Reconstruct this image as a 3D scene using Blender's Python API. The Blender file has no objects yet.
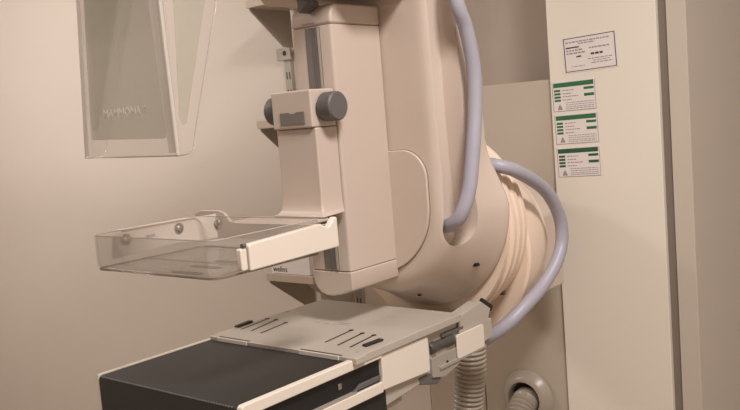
import bpy, bmesh, math, random
from mathutils import Vector, Matrix
random.seed(7)
S = bpy.context.scene
COL = S.collection
PI = math.pi

# ------------------------------------------------------------------ camera
FPX = 845.3
yaw, pit, rol = math.radians(39.748), math.radians(5.851), math.radians(-4.601)
Fw = Vector((-math.sin(yaw)*math.cos(pit), math.cos(yaw)*math.cos(pit), -math.sin(pit)))
r0 = Vector((math.cos(yaw), math.sin(yaw), 0)); u0 = r0.cross(Fw)
rt = r0*math.cos(rol) + u0*math.sin(rol); up = -r0*math.sin(rol) + u0*math.cos(rol)
cam = bpy.data.cameras.new('camera'); co = bpy.data.objects.new('camera', cam); COL.objects.link(co)
cam.sensor_fit = 'HORIZONTAL'; cam.sensor_width = 36; cam.lens = 36*FPX/740; cam.clip_start = .01
M = Matrix((rt, up, -Fw)).transposed().to_4x4(); M.translation = Vector((.96, -.677, 1.40))
co.matrix_world = M
S.camera = co

# ------------------------------------------------------------------ light
w = bpy.data.worlds.new('world'); S.world = w; w.use_nodes = True
w.node_tree.nodes['Background'].inputs[0].default_value = (1, .9, .8, 1)
w.node_tree.nodes['Background'].inputs[1].default_value = 0.0
def area(name, loc, target, sx, sy, power, colr):
    l = bpy.data.lights.new(name, 'AREA'); l.shape = 'RECTANGLE'; l.size = sx; l.size_y = sy
    l.energy = power; l.color = colr
    o = bpy.data.objects.new(name, l); COL.objects.link(o); o.location = loc
    d = Vector(target) - Vector(loc); o.rotation_euler = d.to_track_quat('-Z', 'Y').to_euler()
    return o
area('ceiling_lamp_light', (1.15, -.15, 2.54), (1.15, -.15, 0), .42, .42, 68, (1, .94, .90))
area('ceiling_lamp_light', (-2.05, -.2, 2.54), (-2.05, -.2, 0), .55, .55, 46, (1, .94, .88))
wall_light = area('added_wall_light', (-1.5, -2.46, 2.06), (-1.35, 1.1, 1.75), .9, .14, 5.5, (1, .93, .87))  # added light, no real window: brightens the upper left of the back wall
wall_light.data.spread = math.radians(65)
S.view_settings.view_transform = 'Standard'; S.view_settings.look = 'None'
S.view_settings.gamma = 1; S.view_settings.use_curve_mapping = False
S.view_settings.exposure = -.67

# ------------------------------------------------------------------ materials
def mat(name, col, rough=.5, metal=0, bump=0, bscale=400, mottle=0, mscale=6, **kw):
    m = bpy.data.materials.new(name); m.use_nodes = True
    nt = m.node_tree; b = nt.nodes['Principled BSDF']
    b.inputs['Base Color'].default_value = (*col, 1); b.inputs['Roughness'].default_value = rough
    b.inputs['Metallic'].default_value = metal
    for k, v in kw.items(): b.inputs[k].default_value = v
    tc = nt.nodes.new('ShaderNodeTexCoord')
    if mottle:
        n = nt.nodes.new('ShaderNodeTexNoise'); n.inputs['Scale'].default_value = mscale; n.inputs['Detail'].default_value = 6
        nt.links.new(tc.outputs['Object'], n.inputs['Vector'])
        mx = nt.nodes.new('ShaderNodeMix'); mx.data_type = 'RGBA'
        mx.inputs[6].default_value = (*[c*(1-mottle) for c in col], 1); mx.inputs[7].default_value = (*[min(1, c*(1+mottle)) for c in col], 1)
        nt.links.new(n.outputs['Fac'], mx.inputs[0]); nt.links.new(mx.outputs[2], b.inputs['Base Color'])
    if bump:
        n = nt.nodes.new('ShaderNodeTexNoise'); n.inputs['Scale'].default_value = bscale; n.inputs['Detail'].default_value = 3
        nt.links.new(tc.outputs['Object'], n.inputs['Vector'])
        bp = nt.nodes.new('ShaderNodeBump'); bp.inputs['Strength'].default_value = bump; bp.inputs['Distance'].default_value = .001
        nt.links.new(n.outputs['Fac'], bp.inputs['Height']); nt.links.new(bp.outputs['Normal'], b.inputs['Normal'])
    return m
MAT = dict(
    wall=mat('wall_paint', (.70, .625, .565), .8, bump=.25, bscale=160, mottle=.04, mscale=3),
    panel=mat('panel_laminate', (.57, .51, .435), .45, bump=.05, bscale=300, mottle=.03, mscale=2),
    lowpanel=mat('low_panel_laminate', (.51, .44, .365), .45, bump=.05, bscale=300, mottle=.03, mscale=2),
    door=mat('door_laminate', (.83, .77, .675), .45, bump=.05, bscale=300, mottle=.03, mscale=2),
    taupe=mat('recess_paint', (.64, .55, .48), .5, mottle=.06, mscale=5),
    floor=mat('vinyl_floor', (.34, .265, .185), .5, mottle=.15, mscale=20),
    ceil=mat('ceiling_paint', (.75, .72, .68), .9, bump=.2, bscale=120),
    ring=mat('ring_plastic', (.86, .69, .555), .38, bump=.06, bscale=500, mottle=.02, mscale=8),
    cream=mat('cream_plastic', (.62, .515, .44), .38, bump=.06, bscale=500, mottle=.02, mscale=8),
    cream2=mat('cream_painted_metal', (.60, .50, .43), .35, bump=.04, bscale=600, mottle=.02, mscale=8),
    plate=mat('pale_plate', (.47, .42, .36), .35, bump=.04, bscale=600, mottle=.03, mscale=10),
    sidemetal=mat('pale_side_plate', (.72, .64, .56), .4, mottle=.03),
    white=mat('white_rail', (.80, .72, .63), .3, mottle=.02),
    black=mat('black_carbon_top', (.020, .0175, .016), .5, bump=.12, bscale=900, mottle=.12, mscale=15),
    dark=mat('black_plastic', (.012, .011, .011), .5, mottle=.1),
    winframe=mat('window_tint', (.20, .175, .16), .35, mottle=.05),
    grey=mat('grey_knob', (.13, .12, .115), .5, bump=.1, bscale=500, mottle=.08, mscale=20),
    knobgreen=mat('dark_olive_knob', (.075, .07, .06), .45, mottle=.1),
    rail=mat('brushed_rail', (.20, .18, .165), .45, metal=.4, mottle=.15, mscale=30),
    steel=mat('steel', (.55, .52, .48), .3, metal=.9, mottle=.1, mscale=60),
    alu=mat('satin_bracket', (.45, .41, .36), .4, metal=.3, mottle=.05),
    hose=mat('lavender_hose', (.40, .385, .45), .42, bump=.05, bscale=300, mottle=.03, mscale=20),
    duct=mat('grey_corrugated_plastic', (.42, .36, .30), .3, bump=.05, mottle=.06, mscale=20),
    paper=mat('white_paper', (.80, .74, .71), .7, mottle=.02),
    folder=mat('folder_card', (.95, .90, .90), .7, mottle=.02),
    letter=mat('pale_lettering', (.99, .95, .90), .6),
    green=mat('green_print', (.03, .155, .065), .6, mottle=.08, mscale=40),
    dgreen=mat('dark_green_print', (.02, .10, .045), .6, mottle=.08, mscale=40),
    ink=mat('black_ink', (.05, .045, .05), .7, mottle=.05),
    gink=mat('faded_ink', (.34, .29, .33), .7, mottle=.05),
    seam=mat('seam_shadow_gap', (.22, .175, .145), .8, mottle=.05),
    lens=mat('lamp_diffuser', (.9, .85, .8), .6, mottle=.01),
)
def clear(name, tint, alpha, rough=.05, thin=True):
    """thin acrylic: mostly transparent, a little glossy"""
    m = bpy.data.materials.new(name); m.use_nodes = True; nt = m.node_tree
    for n in list(nt.nodes): nt.nodes.remove(n)
    out = nt.nodes.new('ShaderNodeOutputMaterial')
    tr = nt.nodes.new('ShaderNodeBsdfTransparent'); tr.inputs[0].default_value = (*tint, 1)
    gl = nt.nodes.new('ShaderNodeBsdfGlossy'); gl.inputs['Roughness'].default_value = rough
    df = nt.nodes.new('ShaderNodeBsdfDiffuse'); df.inputs[0].default_value = (.92, .86, .80, 1)
    no = nt.nodes.new('ShaderNodeTexNoise'); no.inputs['Scale'].default_value = 9
    fr = nt.nodes.new('ShaderNodeLayerWeight'); fr.inputs['Blend'].default_value = .25
    mr = nt.nodes.new('ShaderNodeMapRange'); mr.inputs[3].default_value = alpha*.8; mr.inputs[4].default_value = alpha*1.2
    nt.links.new(no.outputs['Fac'], mr.inputs[0])
    m1 = nt.nodes.new('ShaderNodeMixShader'); m2 = nt.nodes.new('ShaderNodeMixShader')
    nt.links.new(mr.outputs[0], m1.inputs[0]); nt.links.new(tr.outputs[0], m1.inputs[1]); nt.links.new(df.outputs[0], m1.inputs[2])
    mu = nt.nodes.new('ShaderNodeMath'); mu.operation = 'MULTIPLY'; mu.inputs[1].default_value = .35
    nt.links.new(fr.outputs['Fresnel'], mu.inputs[0])
    nt.links.new(mu.outputs[0], m2.inputs[0]); nt.links.new(m1.outputs[0], m2.inputs[1]); nt.links.new(gl.outputs[0], m2.inputs[2])
    nt.links.new(m2.outputs[0], out.inputs[0])
    return m
MAT['acrylic'] = clear('clear_acrylic', (.975, .97, .965), .04)
MAT['acrylic_edge'] = clear('acrylic_edge', (.75, .70, .66), .35)
MAT['foot_edge'] = clear('foot_edge', (.60, .54, .50), .12)
MAT['film'] = clear('grey_tint_film', (.905, .91, .885), .05, .3)
MAT['etch'] = clear('pale_etching', (1, 1, 1), .75, .6)
MAT['frost'] = clear('frosted_border', (1, 1, 1), .38, .5)
MAT['ridge'] = clear('acrylic_ridge', (.80, .77, .74), .12)

# ------------------------------------------------------------------ helpers
def finish(name, bm, m, parent=None, smooth=False, bevel=0, seg=3, ang=35):
    me = bpy.data.meshes.new(name); bmesh.ops.recalc_face_normals(bm, faces=bm.faces); bm.to_mesh(me); bm.free()
    me.materials.append(MAT[m] if isinstance(m, str) else m)
    o = bpy.data.objects.new(name, me); COL.objects.link(o)
    if parent: o.parent = parent
    if bevel:
        b = o.modifiers.new('bevel', 'BEVEL'); b.width = bevel; b.segments = seg; b.limit_method = 'ANGLE'; b.angle_limit = math.radians(ang)
        b.harden_normals = True
        for p in me.polygons: p.use_smooth = True
    elif smooth:
        for p in me.polygons: p.use_smooth = True
        me.set_sharp_from_angle(angle=math.radians(ang))
    return o
def abox(bm, x0, x1, y0, y1, z0, z1):
    v = [bm.verts.new((x, y, z)) for x in (x0, x1) for y in (y0, y1) for z in (z0, z1)]
    for f in ((0, 1, 3, 2), (4, 6, 7, 5), (0, 4, 5, 1), (2, 3, 7, 6), (0, 2, 6, 4), (1, 5, 7, 3)):
        bm.faces.new([v[i] for i in f])
def box(name, x0, x1, y0, y1, z0, z1, m, parent=None, bevel=0, **k):
    bm = bmesh.new(); abox(bm, x0, x1, y0, y1, z0, z1); return finish(name, bm, m, parent, bevel=bevel, **k)
def aprism(bm, pts, axis, a, b):
    """polygon (2-D points in the two other axes) pushed along axis from a to b"""
    def P(p, t):
        return {'x': (t, p[0], p[1]), 'y': (p[0], t, p[1]), 'z': (p[0], p[1], t)}[axis]
    A = [bm.verts.new(P(p, a)) for p in pts]; B = [bm.verts.new(P(p, b)) for p in pts]
    bm.faces.new(A); bm.faces.new(B[::-1]); n = len(pts)
    for i in range(n): bm.faces.new((A[i], A[(i+1) % n], B[(i+1) % n], B[i]))
def prism(name, pts, axis, a, b, m, parent=None, **k):
    bm = bmesh.new(); aprism(bm, pts, axis, a, b); return finish(name, bm, m, parent, **k)
def rrect(x0, x1, y0, y1, r, n=6):
    out = []
    for cx, cy, a0 in ((x1-r, y1-r, 0), (x0+r, y1-r, 90), (x0+r, y0+r, 180), (x1-r, y0+r, 270)):
        for i in range(n+1):
            a = math.radians(a0 + 90*i/n); out.append((cx+r*math.cos(a), cy+r*math.sin(a)))
    return out
def arc(cx, cy, r, a0, a1, n=16):
    return [(cx+r*math.cos(math.radians(a0+(a1-a0)*i/n)), cy+r*math.sin(math.radians(a0+(a1-a0)*i/n))) for i in range(n+1)]
def alathe(bm, prof, c, axis, n=48, closed=True):
    """prof: (radius, distance along axis) list; solid of revolution about axis through c"""
    A = {'x': (Vector((1, 0, 0)), Vector((0, 1, 0)), Vector((0, 0, 1))), 'y': (Vector((0, 1, 0)), Vector((0, 0, 1)), Vector((1, 0, 0))),
         'z': (Vector((0, 0, 1)), Vector((1, 0, 0)), Vector((0, 1, 0)))}[axis] if isinstance(axis, str) else axis
    c = Vector(c); rings = []
    for r, t in prof:
        if r < 1e-6: rings.append([bm.verts.new(c + A[0]*t)])
        else: rings.append([bm.verts.new(c + A[0]*t + A[1]*r*math.cos(2*PI*i/n) + A[2]*r*math.sin(2*PI*i/n)) for i in range(n)])
    for a, b in zip(rings, rings[1:]):
        for i in range(n):
            j = (i+1) % n
            q = [a[i % len(a)], a[j % len(a)], b[j % len(b)], b[i % len(b)]]
            q = list(dict.fromkeys(q))
            if len(q) > 2: bm.faces.new(q)
def lathe(name, prof, c, axis, m, parent=None, n=48, ang=35, **k):
    bm = bmesh.new(); alathe(bm, prof, c, axis, n); return finish(name, bm, m, parent, smooth=True, ang=ang, **k)
def spline(pts, n=10):
    P = [Vector(p) for p in pts]; P = [2*P[0]-P[1]] + P + [2*P[-1]-P[-2]]; out = []
    for i in range(1, len(P)-2):
        a, b, c, d = P[i-1:i+3]
        for k in range(n):
            t = k/n
            out.append(.5*((2*b)+(c-a)*t+(2*a-5*b+4*c-d)*t*t+(3*b-a-3*c+d)*t**3))
    out.append(P[-2]); return out
def atube(bm, path, rad, n=20, cap=True):
    """rad: number or function of index"""
    path = [Vector(p) for p in path]; T = []
    for i in range(len(path)):
        T.append((path[min(i+1, len(path)-1)] - path[max(i-1, 0)]).normalized())
    N = T[0].orthogonal().normalized(); rings = []
    for i, p in enumerate(path):
        N = (N - T[i]*N.dot(T[i])).normalized(); B = T[i].cross(N); r = rad(i) if callable(rad) else rad
        rings.append([bm.verts.new(p + N*r*math.cos(2*PI*k/n) + B*r*math.sin(2*PI*k/n)) for k in range(n)])
    for a, b in zip(rings, rings[1:]):
        for k in range(n): bm.faces.new((a[k], a[(k+1) % n], b[(k+1) % n], b[k]))
    if cap: bm.faces.new(rings[0]); bm.faces.new(rings[-1][::-1])
def tube(name, path, rad, m, parent=None, n=20, ang=60):
    bm = bmesh.new(); atube(bm, path, rad, n); return finish(name, bm, m, parent, smooth=True, ang=ang)
def tag(o, label, cat=None, group=None, kind=None):
    if label: o['label'] = label
    if cat: o['category'] = cat
    if group: o['group'] = group
    if kind: o['kind'] = kind
    return o
def empty(name, loc, label, cat, group=None):
    o = bpy.data.objects.new(name, None); COL.objects.link(o); o.empty_display_size = .05
    o.location = loc
    return tag(o, label, cat, group)
def adopt(root, *objs):
    """parts were modelled in world coordinates: parent and keep them in place"""
    for o in objs:
        o.parent = root; o.matrix_parent_inverse = Matrix.Translation(root.location).inverted()
def text_bm(bm, body, size, origin, ux, uz, depth=.0004):
    """lettering as mesh: ux = reading direction, uz = up; origin = lower-left corner"""
    cu = bpy.data.curves.new('t', 'FONT'); cu.body = body; cu.size = size; cu.extrude = depth/2; cu.resolution_u = 2
    to = bpy.data.objects.new('t', cu); COL.objects.link(to)
    dg = bpy.context.evaluated_depsgraph_get(); me = bpy.data.meshes.new_from_object(to.evaluated_get(dg))
    ux = Vector(ux).normalized(); uz = Vector(uz).normalized(); nn = ux.cross(uz)
    mt = Matrix((ux, uz, nn)).transposed().to_4x4(); mt.translation = Vector(origin)
    me.transform(mt); bm.from_mesh(me)
    bpy.data.objects.remove(to); bpy.data.curves.remove(cu); bpy.data.meshes.remove(me)

# ------------------------------------------------------------------ room
def struct(o, label=None): o['kind'] = 'structure'; 
YB = 1.10
struct(box('floor', -3.3, 2.3, -2.6, 2.1, -.1, 0, 'floor'))
struct(box('ceiling', -3.3, 2.3, -2.6, 2.1, 2.6, 2.7, 'ceil'))
struct(box('wall_left', -3.3, -3.2, -2.5, YB, 0, 2.6, 'wall'))
struct(box('wall_back', -3.3, -.36, YB, YB+.6, 0, 2.6, 'wall'))
struct(box('wall_front', -3.2, 2.3, -2.6, -2.5, 0, 2.6, 'wall'))
struct(box('wall_right', 2.2, 2.3, -2.5, 2.0, 0, 2.6, 'wall'))
struct(box('wall_corridor', .36, 2.2, 2.0, 2.1, 0, 2.6, 'wall'))
struct(box('wall_recess', -.36, .05, YB+.30, YB+.6, 0, 2.6, 'taupe'))

# low cabinet under the recess
lc = empty('low_cabinet', (-.155, YB+.15, 0), 'low beige cabinet behind the machine, its flat top below the taupe recess wall', 'cabinet')
adopt(lc, box('carcass', -.36, .049, YB+.018, YB+.299, 0, 1.452, 'panel'),
      box('side_panel', -.359, -.186, YB, YB+.018, .01, 1.455, 'lowpanel', bevel=.001),
      box('door', -.183, .047, YB, YB+.018, .01, 1.455, 'lowpanel', bevel=.001))
# tall cabinet with the notices
tc = empty('tall_cabinet', (.205, YB+.4, 0), 'tall beige cabinet with notices on its door and a dark vertical gap', 'cabinet')
adopt(tc, box('carcass', .052, .358, YB+.02, YB+.85, 0, 2.58, 'panel'),
      box('door', .052, .301, YB-.012, YB+.018, .01, 2.58, 'door', bevel=.0015),
      tag(box('gap_strip', .3015, .3185, YB+.001, YB+.019, .01, 2.58, 'seam'), 'dark recessed gap'),
      box('end_post', .319, .360, YB-.004, YB+.018, .01, 2.58, 'panel', bevel=.0015))

# ceiling lamps
for i, (lx, ly) in enumerate(((1.15, -.15), (-2.05, -.2))):
    t = empty('ceiling_lamp', (lx, ly, 2.6), ['square flush ceiling lamp above the camera side of the room', 'square flush ceiling lamp at the far left of the room'][i], 'lamp', None)
    bm = bmesh.new()
    for a in ((lx-.3, lx+.3, ly-.3, ly-.28), (lx-.3, lx+.3, ly+.28, ly+.3), (lx-.3, lx-.28, ly-.28, ly+.28), (lx+.28, lx+.3, ly-.28, ly+.28)):
        abox(bm, *a, 2.53, 2.599)
    adopt(t, finish('frame', bm, 'white'), box('diffuser', lx-.279, lx+.279, ly-.279, ly+.279, 2.56, 2.57, 'lens'))

struct(box('added_light_panel', -1.98, -1.02, -2.5, -2.478, 1.93, 2.19, 'lens'))  # added unseen panel backing the extra wall light, not a known window
t = empty('added_light_blocker', (-1.3, -1.2, 0), 'added unseen opaque screen at the operator side of the room', 'blocker')  # added out of view to cut the wall light and darken the lower wall
adopt(t, box('leaf', -2.3, -.3, -1.22, -1.18, .12, 1.765, 'panel', bevel=.003), box('foot', -2.2, -2.1, -1.4, -1.0, 0, .12, 'white'), box('foot', -.5, -.4, -1.4, -1.0, 0, .12, 'white'))

# ------------------------------------------------------------------ notices on the door
YD = YB-.012
def notice(x0, z0, wd, ht, tilt, shear, kind, label, group):
    t = empty('notice', (x0, YD, z0), label, 'sign', group)
    ux = Vector((math.cos(tilt), 0, math.sin(tilt))); uz = Vector((-math.sin(tilt), 0, math.cos(tilt)))
    O = Vector((x0, YD, z0))
    def rect(bm, a, b, c, d, y0, y1):
        vs = []
        for yy in (y0, y1):
            for (p, q) in ((a, c), (b, c), (b, d), (a, d)):
                vs.append(bm.verts.new(O + ux*p*wd + uz*q*ht + Vector((0, -yy, 0))))
        for f in ((0, 1, 2, 3), (7, 6, 5, 4), (0, 4, 5, 1), (1, 5, 6, 2), (2, 6, 7, 3), (3, 7, 4, 0)): bm.faces.new([vs[i] for i in f])
    bm = bmesh.new(); rect(bm, 0, 1, 0, 1, .0001, .0008); parts = [finish('card', bm, 'paper')]
    def rects(name, m, L):
        bm = bmesh.new()
        for a, b, c, d in L: rect(bm, a, b, c, d, .0008, .0011)
        parts.append(finish(name, bm, m))
    def words(x0, x1, z, h, dens=.75):
        out = []; x = x0
        while x < x1:
            wl = random.uniform(.03, .09); out.append((x, min(x+wl, x1), z-h/2, z+h/2)); x += wl+.015
        return out
    if kind == 'white':
        b = .012; rects('border_line', 'ink', [(.03, .97, .03, .05), (.03, .97, .95, .97), (.03, .045, .05, .95), (.955, .97, .05, .95)])
        L = words(.07, .88, .85, .035) + words(.3, .6, .79, .03)
        for z, e in ((.70, .32), (.62, .37), (.54, .42)): L += words(.07, e, z, .04)
        L += words(.50, .86, .63, .04) + words(.28, .34, .44, .05) + words(.46, .9, .33, .025) + words(.55, .85, .27, .02) + words(.52, .9, .21, .025) + words(.15, .4, .17, .02)
        rects('small_print', 'gink', L)
        rects('dark_print', 'ink', words(.07, .30, .70, .03) + words(.52, .74, .46, .055) + words(.25, .35, .43, .03))
    else:
        g = 'green' if kind == 'green' else 'dgreen'
        rects('green_banner', g, [(.03, .97, .80, .95)])
        for q in [(.04, .19, z, z+.07) for z in (.66, .55, .44, .33)] + [(.74, .97, .66, .74), (.74, .97, .44, .53)]: rects('green_box', g, [q])
        L = []
        for z, e in ((.69, .5), (.58, .45), (.48, .6), (.37, .45)): L += words(.24, e, z, .03)
        for z in (.27, .20, .13, .07): L += words(.30, .95, z, .022)
        rects('small_print', 'gink', L)
        bm = bmesh.new(); vs = [bm.verts.new(O + ux*p*wd + uz*q*ht + Vector((0, -.0011, 0))) for p, q in ((.10, .05), (.22, .05), (.20, .14), (.16, .24), (.12, .14))]
        bm.faces.new(vs); parts.append(finish('crest', bm, 'gink'))
        rects('edge_line', 'gink', [(0, .01, 0, .97), (.99, 1, 0, .97), (.01, .99, 0, .012)])
    adopt(t, *parts)
notice(.089, 1.463, .128, .079, math.radians(2.0), 0, 'white', 'white black-framed certificate stuck highest on the cabinet door', None)
notice(.058, 1.380, .103, .067, math.radians(1.2), 0, 'green', 'green and white test sticker directly under the black-framed certificate', None)
notice(.060, 1.306, .103, .067, math.radians(1.2), 0, 'green', 'middle one of the three green and white test stickers', None)
notice(.061, 1.231, .103, .067, math.radians(1.5), 0, 'dgreen', 'lowest green and white test sticker, its green printed darkest', None)

# ------------------------------------------------------------------ shelving on the back wall
XS = -.755
def upright(x, z0, z1, label):
    t = empty('slotted_upright', (x, YB, z0), label, 'shelf rail', None)
    bm = bmesh.new(); abox(bm, x-.0125, x+.0125, YB-.012, YB-.0005, z0, z1); z = z0+.03
    while z < z1-.03:
        for dx in (-.007, .004): abox(bm, x+dx, x+dx+.0035, YB-.0125, YB-.0115, z, z+.02)
        z += .05
    bm.faces.ensure_lookup_table()
    for f in bm.faces[6:]: f.material_index = 1
    rail = finish('channel', bm, 'alu'); rail.data.materials.append(MAT['dark'])
    adopt(t, rail)
upright(-.774, .45, 1.60, 'slotted metal shelf rail at the left end of the wall shelves')
upright(-.575, .45, 1.60, 'slotted metal shelf rail showing below the machine column, right of the shelf ends')
def shelf(z, x0, x1, d, label, wht='cream2'):
    t = empty('wall_shelf', (x0, YB, z), label, 'shelf', 'wall shelves')
    b = box('board', x0, x1, YB-d, YB-.013, z-.022, z, wht, bevel=.002)
    br = []
    for x in (x0+.008, x1-.02):
        br.append(prism('bracket', [(YB-.0125, z-.0225), (YB-d+.003, z-.0225), (YB-d+.006, z-.030), (YB-.05, z-.125), (YB-.0125, z-.125)], 'x', x, x+.003, 'alu', bevel=.0005))
    adopt(t, b, *br)
shelf(1.742, XS, -.56, .172, 'highest cream wall shelf, beside the top of the machine column')
shelf(1.417, XS, -.56, .172, 'middle cream wall shelf, just behind the left grey knob')
shelf(.997, XS+.0, -.575, .19, 'lowest cream wall shelf carrying a white folder')
t = empty('rail_clip', (-.78, YB, 1.603), 'small square grey clip with a round black hole on top of the shelf rail', 'clip')
adopt(t, box('plate', -.808, -.752, YB-.020, YB-.0125, 1.584, 1.621, 'alu', bevel=.002), lathe('hole', [(0, 0), (.007, 0), (.007, .001), (0, .001)], (-.774, YB-.0212, 1.604), 'y', 'dark', n=20))
# folder leaning on the lowest shelf
t = empty('folder', (-.68, YB-.1, .9975), 'white folder with dark lettering standing on the lowest wall shelf', 'folder')
fo = prism('sleeve', [(-.735, .9975), (-.588, .9975), (-.588, 1.095), (-.735, 1.075)], 'y', YB-.185, YB-.165, 'folder', bevel=.001)
bm = bmesh.new(); text_bm(bm, 'welins', .022, (-.728, YB-.1855, 1.003), (1, 0, .0), (0, 0, 1))
adopt(t, fo, finish('lettering', bm, 'ink'))

# ------------------------------------------------------------------ the machine
mm = empty('mammography_machine', (0, .8, 0), 'large cream mammography machine with rounded body, upright column and swivel mount', 'x-ray machine')
def sm(a, b, x):
    t = max(0, min(1, (x-a)/(b-a))); return t*t*(3-2*t)
ZC = 1.230
secs = [(.490, .118, .118), (.490, .128, .128), (.4915, .1345, .134), (.4955, .141, .141), (.502, .147, .147), (.511, .152, .152), (.525, .157, .157),
        (.545, .164, .161), (.57, .175, .160), (.60, .187, .158), (.614, .194, .157), (.619, .1975, .157), (.622, .198, .157), (.626, .197, .156), (.630, .192, .152), (.630, .10, .10)]
bm = bmesh.new(); rings = []
zt = 1.88
for (y, R, W) in secs:
    zc = ZC if R > .192 else ZC + (.198-R)*.10
    ring = []
    zs = [zt - (zt-zc-.0)*i/28 for i in range(28)]
    def wid(z): return R + (W-max(0, y-.55)/.08*.036*sm(1.36, 1.62, z)-R)*sm(zc-.01, zc+.115, z)
    for z in zs: ring.append((wid(z), z))
    for i in range(49):
        a = -PI*i/48; ring.append((R*math.cos(a), zc+R*math.sin(a)))
    for z in reversed(zs): ring.append((-wid(z), z))
    rings.append([bm.verts.new((x, y, z)) for x, z in ring])
for a, b in zip(rings, rings[1:]):
    n = len(a)
    for i in range(n): bm.faces.new((a[i], a[(i+1) % n], b[(i+1) % n], b[i]))
bm.faces.new(rings[0]); bm.faces.new(rings[-1][::-1])
body = finish('body_housing', bm, 'cream', smooth=True, ang=50)
cut_pts = [(.552, 1.95)] + [(.552, 1.40), (.556, 1.30), (.562, 1.215)] + [(.530+.032*math.cos(a), 1.205+.037*math.sin(a)) for a in [-(PI)*i/16 for i in range(17)]] + [(.498, 1.215), (.500, 1.30), (.497, 1.40), (.493, 1.95)]
cutter = prism('groove_cut', cut_pts, 'x', .124, .30, 'cream')
bo = body.modifiers.new('groove', 'BOOLEAN'); bo.operation = 'DIFFERENCE'; bo.solver = 'EXACT'; bo.object = cutter
bv = body.modifiers.new('soft', 'BEVEL'); bv.width = .0035; bv.segments = 3; bv.limit_method = 'ANGLE'; bv.angle_limit = math.radians(48)
dg = bpy.context.evaluated_depsgraph_get()
newme = bpy.data.meshes.new_from_object(body.evaluated_get(dg))
body.modifiers.clear(); old = body.data; body.data = newme
for p in newme.polygons: p.use_smooth = True
newme.set_sharp_from_angle(angle=math.radians(50))
bpy.data.objects.remove(cutter)
parts = [body]
# front cover behind the column
def dshape(R, zc, ztop, rc):
    pts = arc(0, zc, R, -180, 0, 32)
    return pts + arc(R-rc, ztop-rc, rc, 0, 82, 8) + arc(-R+rc, ztop-rc, rc, 98, 180, 8)
parts.append(prism('front_cover', dshape(.122, 1.245, 1.341, .05), 'y', .484, .4905, 'cream', bevel=.002, seg=2))
parts.append(tag(prism('cover_seam', dshape(.1228, 1.245, 1.3418, .0505), 'y', .489, .4903, 'seam'), 'dark seam line'))
# column
parts.append(prism('column', [(x, y) for x, y in rrect(-.045, .045, .361, .489, .006, 4)], 'z', 1.1500, 1.5558, 'cream2', bevel=.0005, seg=1, ang=60))
colu = parts[-1]
parts.append(prism('column_foot', [(-.045, 1.149), (-.044, 1.136), (-.038, 1.120), (-.028, 1.110), (-.015, 1.1055), (.0, 1.1055), (.02, 1.109), (.044, 1.118), (.045, 1.1195), (.045, 1.149)], 'y', .361, .489, 'cream2', bevel=.003, ang=50))
parts.append(prism('column_cap', [(.361, 1.5565), (.361, 1.572), (.366, 1.583), (.376, 1.590), (.489, 1.590), (.489, 1.5565)], 'x', -.045, .045, 'cream2', bevel=.005, seg=4))
ch = box('guide_channel', -.0125, .0195, .3600, .3625, 1.152, 1.5545, 'rail')
gl = box('guide_rail', .003, .0065, .3588, .3602, 1.152, 1.554, 'grey')
lg = box('channel_lip', .0155, .0195, .3585, .3610, 1.152, 1.554, 'alu')
parts += [ch, gl, lg]
# lobed lock knob on the column cap
bm = bmesh.new()
cc = arc(0, 0, 1, 0, 360, 36)[:-1]
kn = [((.0125+.003*math.cos(3*math.atan2(q, p)))*p+.003, (.0125+.003*math.cos(3*math.atan2(q, p)))*q+1.592) for p, q in cc]
aprism(bm, kn, 'y', .340, .3685)
parts.append(tag(finish('lobed_knob', bm, 'grey', bevel=.003), 'dark grey three-lobed knob'))
bm = bmesh.new()
abox(bm, -.018, .010, .3605, .3608, 1.5605, 1.5625); parts.append(finish('scale_mark', bm, 'gink'))
# tube head above the frame, its arm
parts.append(prism('tube_head', [(.14, 1.645), (.33, 1.645), (.37, 1.606), (.489, 1.606), (.489, 1.90), (.14, 1.90)], 'x', -.115, .115, 'cream', bevel=.008, seg=3))
# swivel rings
parts.append(lathe('ribbed_ring', [(.10, .630), (.186, .630), (.187, .640), (.1815, .644), (.1815, .650), (.188, .654), (.188, .663), (.1805, .667), (.1805, .673), (.186, .677), (.186, .688), (.179, .692), (.179, .698), (.183, .701), (.183, .710), (.180, .714), (.10, .714)], (0, 0, 1.183), 'y', 'ring', n=96, ang=25))
parts.append(lathe('swivel_drum', [(.10, .714), (.178, .714), (.183, .718), (.1825, .75), (.176, .785), (.165, .812), (.157, .820), (.154, .84), (.10, .845)], (0, 0, 1.130), 'y', 'ring', n=96, ang=30))
# mount block fixed to the wall
mb = [(-.19, 1.0), (.10, 1.0), (.10, 1.165), (.075, 1.205), (.03, 1.235), (-.03, 1.25), (-.19, 1.25)]
parts.append(prism('mount_block', mb, 'y', .845, 1.01, 'cream', bevel=.006, seg=3, ang=25))
parts.append(box('mount_spine', -.17, -.02, 1.01, 1.0985, 1.01, 1.23, 'cream'))
for (y, z) in ((.90, 1.13), (.90, 1.02)):
    parts.append(lathe('screw', [(0, .0025), (.004, .0025), (.005, 0)], (.1005, y, z), 'x', 'steel', n=14))
parts.append(tag(box('catch', .116, .1275, .7015, .7085, 1.043, 1.051, 'grey'), 'small dark catch'))
parts.append(tag(box('screw_recess', .138, .1495, .579, .591, 1.1225, 1.1285, 'dark'), 'small dark recess'))
parts.append(lathe('screw_low', [(0, .002), (.003, .002), (.004, 0)], (.042, .548, 1.069), 'z', 'dark', n=12))
adopt(mm, *parts)

# compression carriage (slides on the column: part of the machine)
cr = box('carriage', -.045, .043, .300, .3575, 1.3925, 1.453, 'cream2', bevel=.003, seg=3)
adopt(mm, cr)
cb = []
bm = bmesh.new()
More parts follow.
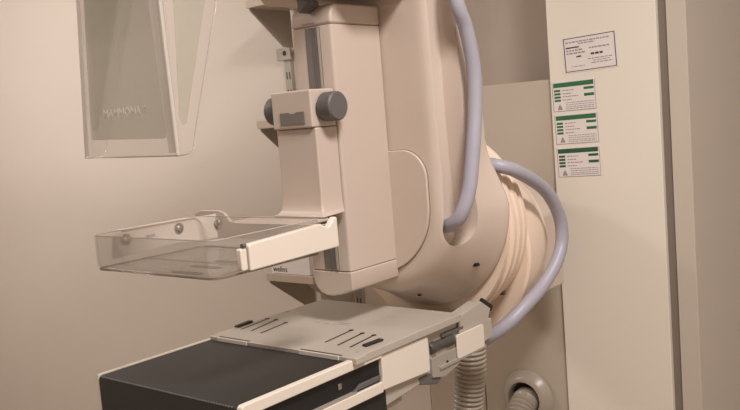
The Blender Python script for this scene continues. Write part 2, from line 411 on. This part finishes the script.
# lower block flares out at its foot
prof = [(1.3920, .044, 0), (1.285, .044, 0), (1.270, .0445, .001), (1.259, .047, .003), (1.2535, .052, .007), (1.250, .060, .014)]
rr = []
for z, wx, dy in prof:
    rr.append([bm.verts.new(p) for p in ((-wx-.001, .306-dy, z), (wx, .306-dy, z), (wx if wx < .046 else .046, .357, z), (-wx, .357, z))])
for a, b in zip(rr, rr[1:]):
    for i in range(4): bm.faces.new((a[i], a[(i+1) % 4], b[(i+1) % 4], b[i]))
bm.faces.new(rr[0]); bm.faces.new(rr[-1][::-1])
cb.append(finish('carriage_stem', bm, 'cream2', bevel=.003, ang=40))
for s in (1, -1):
    bm = bmesh.new(); n = 40; R = .0235
    prof = [(0, .045), (.019, .045), (.019, .047), (R, .048), (R, .072), (.021, .0745), (0, .0745)]
    A = (Vector((s, 0, 0)), Vector((0, 1, 0)), Vector((0, 0, 1)))
    alathe(bm, prof, (0, .331, 1.4235), A, n)
    for v in bm.verts:   # scalloped grip
        rad = math.hypot(v.co.y-.331, v.co.z-1.4235)
        if rad > .0225:
            k = 1-.022*(1+math.cos(20*math.atan2(v.co.z-1.4235, v.co.y-.331)))/2
            v.co.y = .331+(v.co.y-.331)*k; v.co.z = 1.4235+(v.co.z-1.4235)*k
    cb.append(tag(finish('clamp_knob', bm, 'grey', smooth=True, ang=30), 'round dark grey knob'))
cb.append(tag(prism('display_window', [(-.026, 1.399), (.028, 1.399), (.028, 1.419), (.010, 1.419), (.008, 1.417), (-.004, 1.417), (-.006, 1.419), (-.026, 1.419)], 'y', .2985, .3003, 'winframe', bevel=.0005), 'dark rectangular window'))
adopt(mm, *cb)

# ------------------------------------------------------------------ compression paddle
pd = empty('compression_paddle', (0, .2, 1.21), 'clear acrylic compression tray on a cream frame hanging above the black table', 'tray')
P = []
X0, X1, Y0, Y1, ZP = -.136, .136, .0, .205, 1.212
bm = bmesh.new()
# tray: bottom + wall as a shell, rounded corners and rounded foot
def tray_outline(off, r):
    return rrect(X0+off, X1-off, Y0+off, Y1-off, r, 6)
lv = [(0.0, 1.262, .016), (0.0, 1.220, .016), (.0015, 1.2155, .015), (.005, 1.212, .013)]
inn = [(.005+.001, 1.2145, .012), (.0035, 1.218, .013), (.0022, 1.222, .014), (.0022, 1.262, .014)]
rings = [[bm.verts.new((x, y, z)) for x, y in tray_outline(o, r)] for o, z, r in lv]
rin = [[bm.verts.new((x, y, z)) for x, y in tray_outline(o, r)] for o, z, r in inn]
for L in (rings, rin):
    for a, b in zip(L, L[1:]):
        n = len(a)
        for i in range(n): bm.faces.new((a[i], a[(i+1) % n], b[(i+1) % n], b[i]))
bm.faces.new(rings[-1]); bm.faces.new(rin[0])
for i in range(len(rings[0])):
    j = (i+1) % len(rings[0]); bm.faces.new((rings[0][i], rings[0][j], rin[-1][j], rin[-1][i]))
P.append(finish('tray', bm, 'acrylic', smooth=True, ang=40))
path = [(x, y, 1.2628) for x, y in tray_outline(.001, .016)]
P.append(tube('tray_rim', path+path[:1], .0009, 'acrylic_edge', n=6))
path = [(x, y, 1.2135) for x, y in tray_outline(.003, .015)]
P.append(tube('tray_foot_edge', path+path[:1], .0017, 'foot_edge', n=6))
P.append(box('ridge', -.13, .12, .082, .086, 1.2148, 1.2160, 'ridge'))
for k, (y, x0) in enumerate(((-.0, .03), (.038, .022), (.078, .028))):
    yy = y+.018
    L = [(x0, yy, 1.2152), (x0+.052, yy, 1.2152)] 
    loop = arc(x0+.054, yy, .004, -90, 90, 8) + arc(x0, yy, .004, 90, 270, 8)
    loop = [(a, b, 1.2155) for a, b in loop]
    P.append(tube('measuring_loop', loop+loop[:1], .0005, 'grey', n=6))
# left metal plate
lp = [(.035, 1.222), (.16, 1.226), (.20, 1.222), (.24, 1.222), (.24, 1.262), (.225, 1.262), (.2, 1.2625), (.06, 1.261), (.04, 1.257)]
P.append(prism('side_plate', lp, 'x', -.141, -.137, 'sidemetal', bevel=.001))
P.append(box('plate_lip', -.150, -.137, .055, .185, 1.2608, 1.2632, 'white', bevel=.0008))
for y, z in ((.060, 1.2475), (.160, 1.2495)):
    bm = bmesh.new(); alathe(bm, [(0, 0), (.009, 0), (.009, .0012), (.0055, .0015), (.005, .004), (.0025, .0055), (0, .0055)], (-.137, y, z), 'x', 20)
    P.append(finish('bolt', bm, 'steel', smooth=True))
bm = bmesh.new(); text_bm(bm, '18x24', .007, (-.1365, .095, 1.244), (0, 1, 0), (0, 0, 1)); P.append(finish('size_mark', bm, 'gink'))
# rear cross plate with raised ear
cp = [(-.150, 1.222), (.122, 1.222), (.122, 1.250), (.114, 1.250), (.100, 1.248), (-.085, 1.248), (-.103, 1.250), (-.118, 1.264), (-.130, 1.2675), (-.175, 1.2675), (-.190, 1.262), (-.198, 1.250), (-.190, 1.236), (-.172, 1.226)]
P.append(prism('cross_plate', cp, 'y', .238, .244, 'cream2', bevel=.0012))
P.append(box('cross_shelf', -.11, .055, .244, .306, 1.2435, 1.2485, 'cream2', bevel=.001))
bm = bmesh.new(); alathe(bm, [(0, -.006), (.003, -.006), (.0055, -.004), (.0062, -.0015), (.0095, -.001), (.0095, 0), (0, 0)], (-.132, .2378, 1.2475), 'y', 20)
P.append(finish('bolt', bm, 'steel', smooth=True))
# right arm bar: box section with hooked rear end
rb = [(.050, 1.216), (.224, 1.219), (.224, 1.262), (.220, 1.2635), (.216, 1.261), (.208, 1.2525), (.202, 1.2505), (.188, 1.2575), (.054, 1.2515), (.050, 1.2485)]
P.append(tag(prism('arm_bar', rb, 'x', .1365, .1475, 'white', bevel=.003, seg=3, ang=30), 'cream white bar with hooked end'))
P.append(prism('bar_end_cap', rrect(.0365, .0475, 1.218, 1.247, .003, 4), 'x', .1365, .146, 'white', bevel=.002))
P.append(tube('end_screw', [(.145, .046, 1.2505), (.145, .040, 1.2505)], .003, 'grey', n=12))
adopt(pd, *P)

# ------------------------------------------------------------------ face shield
fs = empty('face_shield', (0, 0, 1.375), 'clear acrylic face shield with grey tinted panels hanging at upper left', 'shield')
P = []
yf = 0.0
fp = [(-.123, 1.375), (.088, 1.372), (.084, 1.64), (-.095, 1.64)]
P.append(prism('front_panel', fp, 'y', yf, yf+.003, 'acrylic', bevel=.0006))
wing = [(.0035, 1.372), (.018, 1.3735), (.024, 1.3775), (.030, 1.40), (.087, 1.571), (.105, 1.64), (.0035, 1.64)]
P.append(prism('side_wing', wing, 'x', .086, .089, 'acrylic', bevel=.0006))
P.append(prism('side_wing', [(.0035, 1.376), (.018, 1.3785), (.024, 1.3825), (.030, 1.40), (.087, 1.571), (.105, 1.64), (.0035, 1.64)], 'x', -.1105, -.1075, 'acrylic', bevel=.0006))
film = [(-.101, 1.403), (-.098, 1.400), (.062, 1.395), (.067, 1.398), (.068, 1.402), (.055, 1.64), (-.077, 1.64)]
P.append(tag(prism('tint_film', film, 'y', yf-.0008, yf-.0001, 'film'), 'grey tinted panel'))
P.append(tag(prism('wing_film', [(.006, 1.42), (.011, 1.41), (.016, 1.412), (.067, 1.571), (.085, 1.64), (.020, 1.64)], 'x', .0891, .0898, 'film'), 'grey tinted panel'))
P.append(tag(prism('wing_film', [(.006, 1.42), (.011, 1.41), (.016, 1.412), (.067, 1.571), (.085, 1.64), (.020, 1.64)], 'x', -.1118, -.1109, 'film'), 'grey tinted panel'))
P.append(tube('edge', [(-.0955, 0, 1.64), (-.1235, 0, 1.3755)], .0011, 'acrylic_edge', n=6))
P.append(tube('edge', [(-.1235, 0, 1.3755), (.088, 0, 1.372), (.0885, .018, 1.3735), (.0885, .024, 1.3775), (.0885, .030, 1.40), (.0885, .087, 1.571), (.0885, .105, 1.64)], .0011, 'acrylic_edge', n=6))
P.append(tube('bend', [(.086, .001, 1.373), (.080, .001, 1.64)], .003, 'frost', n=10))
P.append(prism('border_frost', [(.0695, 1.376), (.0845, 1.376), (.079, 1.64), (.0565, 1.64)], 'y', yf-.0008, yf-.0001, 'frost'))
P.append(prism('border_frost', [(-.122, 1.378), (-.1135, 1.378), (-.086, 1.64), (-.094, 1.64)], 'y', yf-.0008, yf-.0001, 'frost'))
bm = bmesh.new(); text_bm(bm, 'MAMMOMAT', .0165, (-.066, yf-.0014, 1.4295), (1, 0, -.01), (0, 0, 1)); P.append(tag(finish('lettering', bm, 'letter'), 'pale raised lettering'))
P.append(box('hanger', -.07, .06, .004, .1395, 1.638, 1.66, 'grey', bevel=.003))
adopt(fs, *P)

# ------------------------------------------------------------------ bucky table
bt = empty('bucky_table', (0, .3, .98), 'black topped imaging table with cream side rails and slotted plate, below the clear tray', 'table')
P = []
# black body: rounded front-top edge
prof = [(.0, .80), (.0, 1.044), (.0018, 1.0485), (.006, 1.0502), (.235, 1.0502), (.235, 1.030), (.30, 1.030), (.30, .94), (.05, .80)]
P.append(tag(prism('black_top', prof, 'x', -.156, .149, 'black', bevel=.0008), 'black padded top and front'))
# stitched looking front edge
bm = bmesh.new(); x = -.145
while x < .145:
    abox(bm, x, x+.0028, .0004, .0032, 1.0482, 1.0497); x += .0058
P.append(finish('edge_stitching', bm, 'grey'))
def rail(x0, x1, nm, m='white'):
    pts = [(.0005, 1.044), (.002, 1.050), (.006, 1.0525), (.285, 1.0525), (.285, 1.038), (.014, 1.037), (.008, 1.035), (.006, .80), (.0005, .80)]
    return prism(nm, pts, 'x', x0, x1, m, bevel=.0015)
P.append(rail(.1495, .160, 'top_rail'))
P.append(rail(-.1605, -.1565, 'top_rail'))
P.append(prism('side_wall', [(.0, .80), (.285, .985), (.285, 1.052), (.0, 1.052)], 'x', -.1600, -.1566, 'white'))
P.append(tag(box('cassette_slot', .1492, .1515, .004, .285, .99, 1.038, 'dark'), 'black cassette slot'))
P.append(box('slot_floor', .1515, .1570, .01, .225, .984, 1.004, 'alu'))
P.append(prism('slot_latch', [(.218, 1.004), (.282, 1.004), (.282, 1.011), (.235, 1.011), (.228, 1.007)], 'x', .1515, .1565, 'grey', bevel=.0008))
P.append(box('slot_spring', .1515, .1535, .190, .197, 1.015, 1.024, 'steel', bevel=.001))
P.append(box('lower_rail', .1495, .158, .0, .285, .984, 1.0005, 'white', bevel=.0015))
P.append(box('slot_floor', .1515, .1575, .0, .20, .955, .984, 'alu'))
P.append(box('under_tray', -.14, .14, .05, .35, .945, .985, 'alu'))
# side plate with rounded corners
sp = [(.2855, .9865)] + [(.408-.006+.006*math.cos(math.radians(a)), .9815+.006+.006*math.sin(math.radians(a))) for a in range(-90, 1, 15)] + [(.408-.006+.006*math.cos(math.radians(a)), 1.041-.006+.006*math.sin(math.radians(a))) for a in range(0, 91, 15)] + [(.2855, 1.0425)]
P.append(prism('side_plate', sp, 'x', .1495, .158, 'white', bevel=.002))
# main plate
mp = rrect(-.164, .162, .228, .506, .005, 4)
P.append(prism('slotted_plate', mp, 'z', 1.0435, 1.056, 'plate', bevel=.0015))
P.append(prism('plate_nose', rrect(-.159, .168, .2165, .240, .003, 4), 'z', 1.046, 1.0565, 'plate', bevel=.0015))
P.append(prism('arm_beam', [(.505, 1.030), (.62, 1.020), (.62, .985), (.29, .955), (.29, 1.043), (.505, 1.043)], 'x', -.145, .1485, 'plate', bevel=.002))
SL = []
def groove(x0, y0, x1, y1, wd=.0034):
    bmS = bmesh.new(); d = Vector((x1-x0, y1-y0)).normalized(); n = Vector((-d.y, d.x))*wd/2
    a, b = Vector((x0, y0)), Vector((x1, y1))
    aprism(bmS, [tuple(a-n), tuple(b-n), tuple(b+n), tuple(a+n)], 'z', 1.0561, 1.0564)
    aprism(bmS, arc(x1, y1, wd*1.25, 0, 330, 11), 'z', 1.0561, 1.0566)
    SL.append(tag(finish('key_slot', bmS, 'dark'), 'thin dark slanting slot'))
for x0, y0, x1, y1 in ((-.139, .272, -.151, .345), (-.113, .270, -.130, .346), (-.085, .266, -.096, .336), (.061, .267, .052, .341), (.092, .262, .082, .333), (.118, .261, .108, .331)):
    groove(x0, y0, x1, y1)
P += SL
for (a, b, c, d) in ((-.157, .276, -.163, .316), (.137, .272, .139, .312)):
    bm = bmesh.new(); dd = Vector((c-a, d-b)).normalized(); n = Vector((-dd.y, dd.x))*.0055
    aprism(bm, [tuple(Vector((a, b))-n), tuple(Vector((c, d))-n), tuple(Vector((c, d))+n), tuple(Vector((a, b))+n)], 'z', 1.056, 1.0595)
    P.append(tag(finish('rubber_pad', bm, 'dark', bevel=.0018), 'black rubber pad'))
for x0, x1 in ((-.137, -.062), (.052, .137)):
    P.append(tag(box('latch_slot', x0, x1, .2185, .2222, 1.0512, 1.0568, 'dark'), 'narrow dark slot'))
    P.append(box('latch_lip', x0+.002, x1-.002, .2135, .2163, 1.0505, 1.0572, 'sidemetal', bevel=.0006))
for x, y in ((.146, .245), (.07, .43), (-.155, .40)):
    P.append(lathe('plate_screw', [(0, .0006), (.0028, .0006), (.0032, 0)], (x, y, 1.056), 'z', 'gink', n=14))
bm = bmesh.new()
for (x0, y0, x1, y1) in ((-.05, .362, -.035, .360), (-.03, .361, -.012, .360), (-.008, .3605, .018, .374), (-.004, .376, .022, .3765), (.0, .365, .026, .3655)):
    d = Vector((x1-x0, y1-y0)).normalized(); n = Vector((-d.y, d.x))*.0009
    aprism(bm, [tuple(Vector((x0, y0))-n), tuple(Vector((x1, y1))-n), tuple(Vector((x1, y1))+n), tuple(Vector((x0, y0))+n)], 'z', 1.0561, 1.0563)
P.append(finish('printed_mark', bm, 'gink'))
# locking knob, clip plate, brackets on the right side
P.append(tag(lathe('lock_knob', [(0, 0), (.009, 0), (.011, .003), (.011, .012), (.0095, .015), (.0095, .045), (.0112, .050), (.0112, .066), (0, .068)], (.146, .421, 1.014), 'y', 'knobgreen', n=24), 'grey locking knob'))
P.append(box('knob_bridge', .14, .153, .455, .52, 1.024, 1.031, 'grey', bevel=.002))
P.append(prism('clip_plate', rrect(.492, .578, .978, 1.020, .005, 5), 'x', .1535, .157, 'white', bevel=.001))
P.append(box('clip_foot', .140, .156, .440, .585, .974, .980, 'alu', bevel=.001))
P.append(prism('hanger_bracket', [(.42, .998), (.50, .998), (.50, .968), (.455, .958), (.42, .966)], 'x', .149, .153, 'alu', bevel=.001))
P.append(prism('release_lever', [(.385, .975), (.447, .975), (.447, .955), (.437, .950), (.39, .962)], 'x', .135, .150, 'grey', bevel=.002))
P.append(tag(prism('bracket_hook', [(.462, .984), (.466, .984), (.470, .974), (.458, .974)], 'x', .1531, .1535, 'dark'), 'dark triangular mark'))
P.append(prism('arm_cheek', [(.507, 1.0425), (.522, 1.050), (.582, 1.059), (.612, 1.040), (.588, 1.002), (.507, .998)], 'x', .1485, .1525, 'plate', bevel=.001))
P.append(tag(prism('cheek_edge', [(.582, 1.0595), (.5875, 1.064), (.620, 1.043), (.6155, 1.034), (.6115, 1.0395)], 'x', .1485, .1528, 'dark'), 'black gap edge'))
P.append(prism('arm_gusset', [(.507, 1.0425), (.522, 1.0495), (.582, 1.0585), (.612, 1.040), (.588, 1.002), (.507, 1.0)], 'x', .125, .1485, 'plate', bevel=.002))
adopt(bt, *P)

# ------------------------------------------------------------------ hoses
h1 = spline([(.150, .60, 1.80), (.165, .545, 1.68), (.182, .522, 1.585), (.185, .542, 1.534), (.186, .556, 1.466), (.186, .551, 1.399), (.186, .536, 1.332), (.183, .521, 1.268), (.172, .509, 1.228), (.152, .511, 1.2105), (.120, .525, 1.202)], 10)
tag(tube('hose', h1, .0125, 'hose', n=24), 'smooth lavender-grey hose running down into the groove of the machine body', 'hose')
h2 = spline([(.135, .65, 1.30), (.168, .640, 1.297), (.192, .672, 1.282), (.200, .755, 1.239), (.202, .802, 1.184), (.202, .808, 1.134), (.200, .782, 1.094), (.190, .740, 1.056), (.178, .686, 1.026), (.160, .655, 1.001), (.130, .640, .978), (.088, .641, .955), (.03, .645, .935)], 10)
tag(tube('hose', h2, .0125, 'hose', n=24), 'lavender-grey hose looping out around the round swivel mount', 'hose')

# corrugated duct
def corr(name, pts, R, label, pitch=.0095, m='duct'):
    p = spline(pts, 40); 
    # resample evenly
    L = [0]
    for a, b in zip(p, p[1:]): L.append(L[-1]+(b-a).length)
    step = pitch/6; n = int(L[-1]/step); out = []; j = 0
    for i in range(n+1):
        s = i*step
        while j < len(L)-2 and L[j+1] < s: j += 1
        t = (s-L[j])/max(1e-9, L[j+1]-L[j]); out.append(p[j].lerp(p[j+1], min(1, t)))
    prof = [0, .35, .9, 1, .9, .35]
    o = tube(name, out, lambda i: R-.0052+.0052*prof[i % 6], m, n=32, ang=80)
    return tag(o, label, 'duct')
corr('corrugated_duct', [(.040, .705, .985), (.038, .708, .93), (.032, .71, .87), (.020, .71, .80), (.005, .72, .70), (-.03, .78, .58), (-.055, .90, .53), (-.06, 1.00, .58), (-.06, 1.04, .65), (-.06, 1.075, .68), (-.06, 1.098, .685)], .033, 'grey corrugated duct hanging under the machine and looping back to the wall collar')
t = empty('duct_collar', (-.06, YB, .69), 'round grey-brown plastic collar on the low cabinet where the corrugated duct enters', 'collar')
adopt(t, lathe('flange', [(.045, -.0005), (.066, -.0005), (.068, -.004), (.066, -.010), (.060, -.014), (.056, -.020), (.050, -.026), (.043, -.027), (.041, -.022), (.040, -.0005)], (-.06, YB, .69), 'y', 'duct', n=64, ang=40),
      tag(lathe('opening', [(0, -.002), (.041, -.002), (.041, -.001), (0, -.001)], (-.06, YB, .69), 'y', 'dark', n=48), 'dark opening'))

# ------------------------------------------------------------------ sub-parts hang on their part
def kin(root, part, *subs):
    ch = [c for c in bpy.data.objects if c.parent == root]
    base = lambda o: o.name.split('.')[0]
    p = [c for c in ch if base(c) == part][0]
    for c in ch:
        if base(c) in subs: c.parent = p; c.matrix_parent_inverse = Matrix.Identity(4)
kin(mm, 'column', 'guide_channel', 'guide_rail', 'channel_lip')
kin(mm, 'column_cap', 'lobed_knob', 'scale_mark')
kin(mm, 'carriage', 'clamp_knob', 'display_window')
kin(mm, 'front_cover', 'cover_seam')
kin(mm, 'body_housing', 'screw_recess')
kin(mm, 'mount_block', 'screw')
kin(pd, 'tray', 'tray_rim', 'tray_foot_edge', 'ridge', 'measuring_loop')
kin(pd, 'side_plate', 'plate_lip', 'size_mark')
kin(pd, 'arm_bar', 'bar_end_cap', 'end_screw')
kin(fs, 'front_panel', 'tint_film', 'border_frost', 'lettering')
kin(bt, 'slotted_plate', 'key_slot', 'rubber_pad', 'latch_slot', 'latch_lip', 'plate_screw', 'printed_mark', 'plate_nose')
kin(bt, 'cassette_slot', 'slot_latch', 'slot_spring', 'slot_floor')
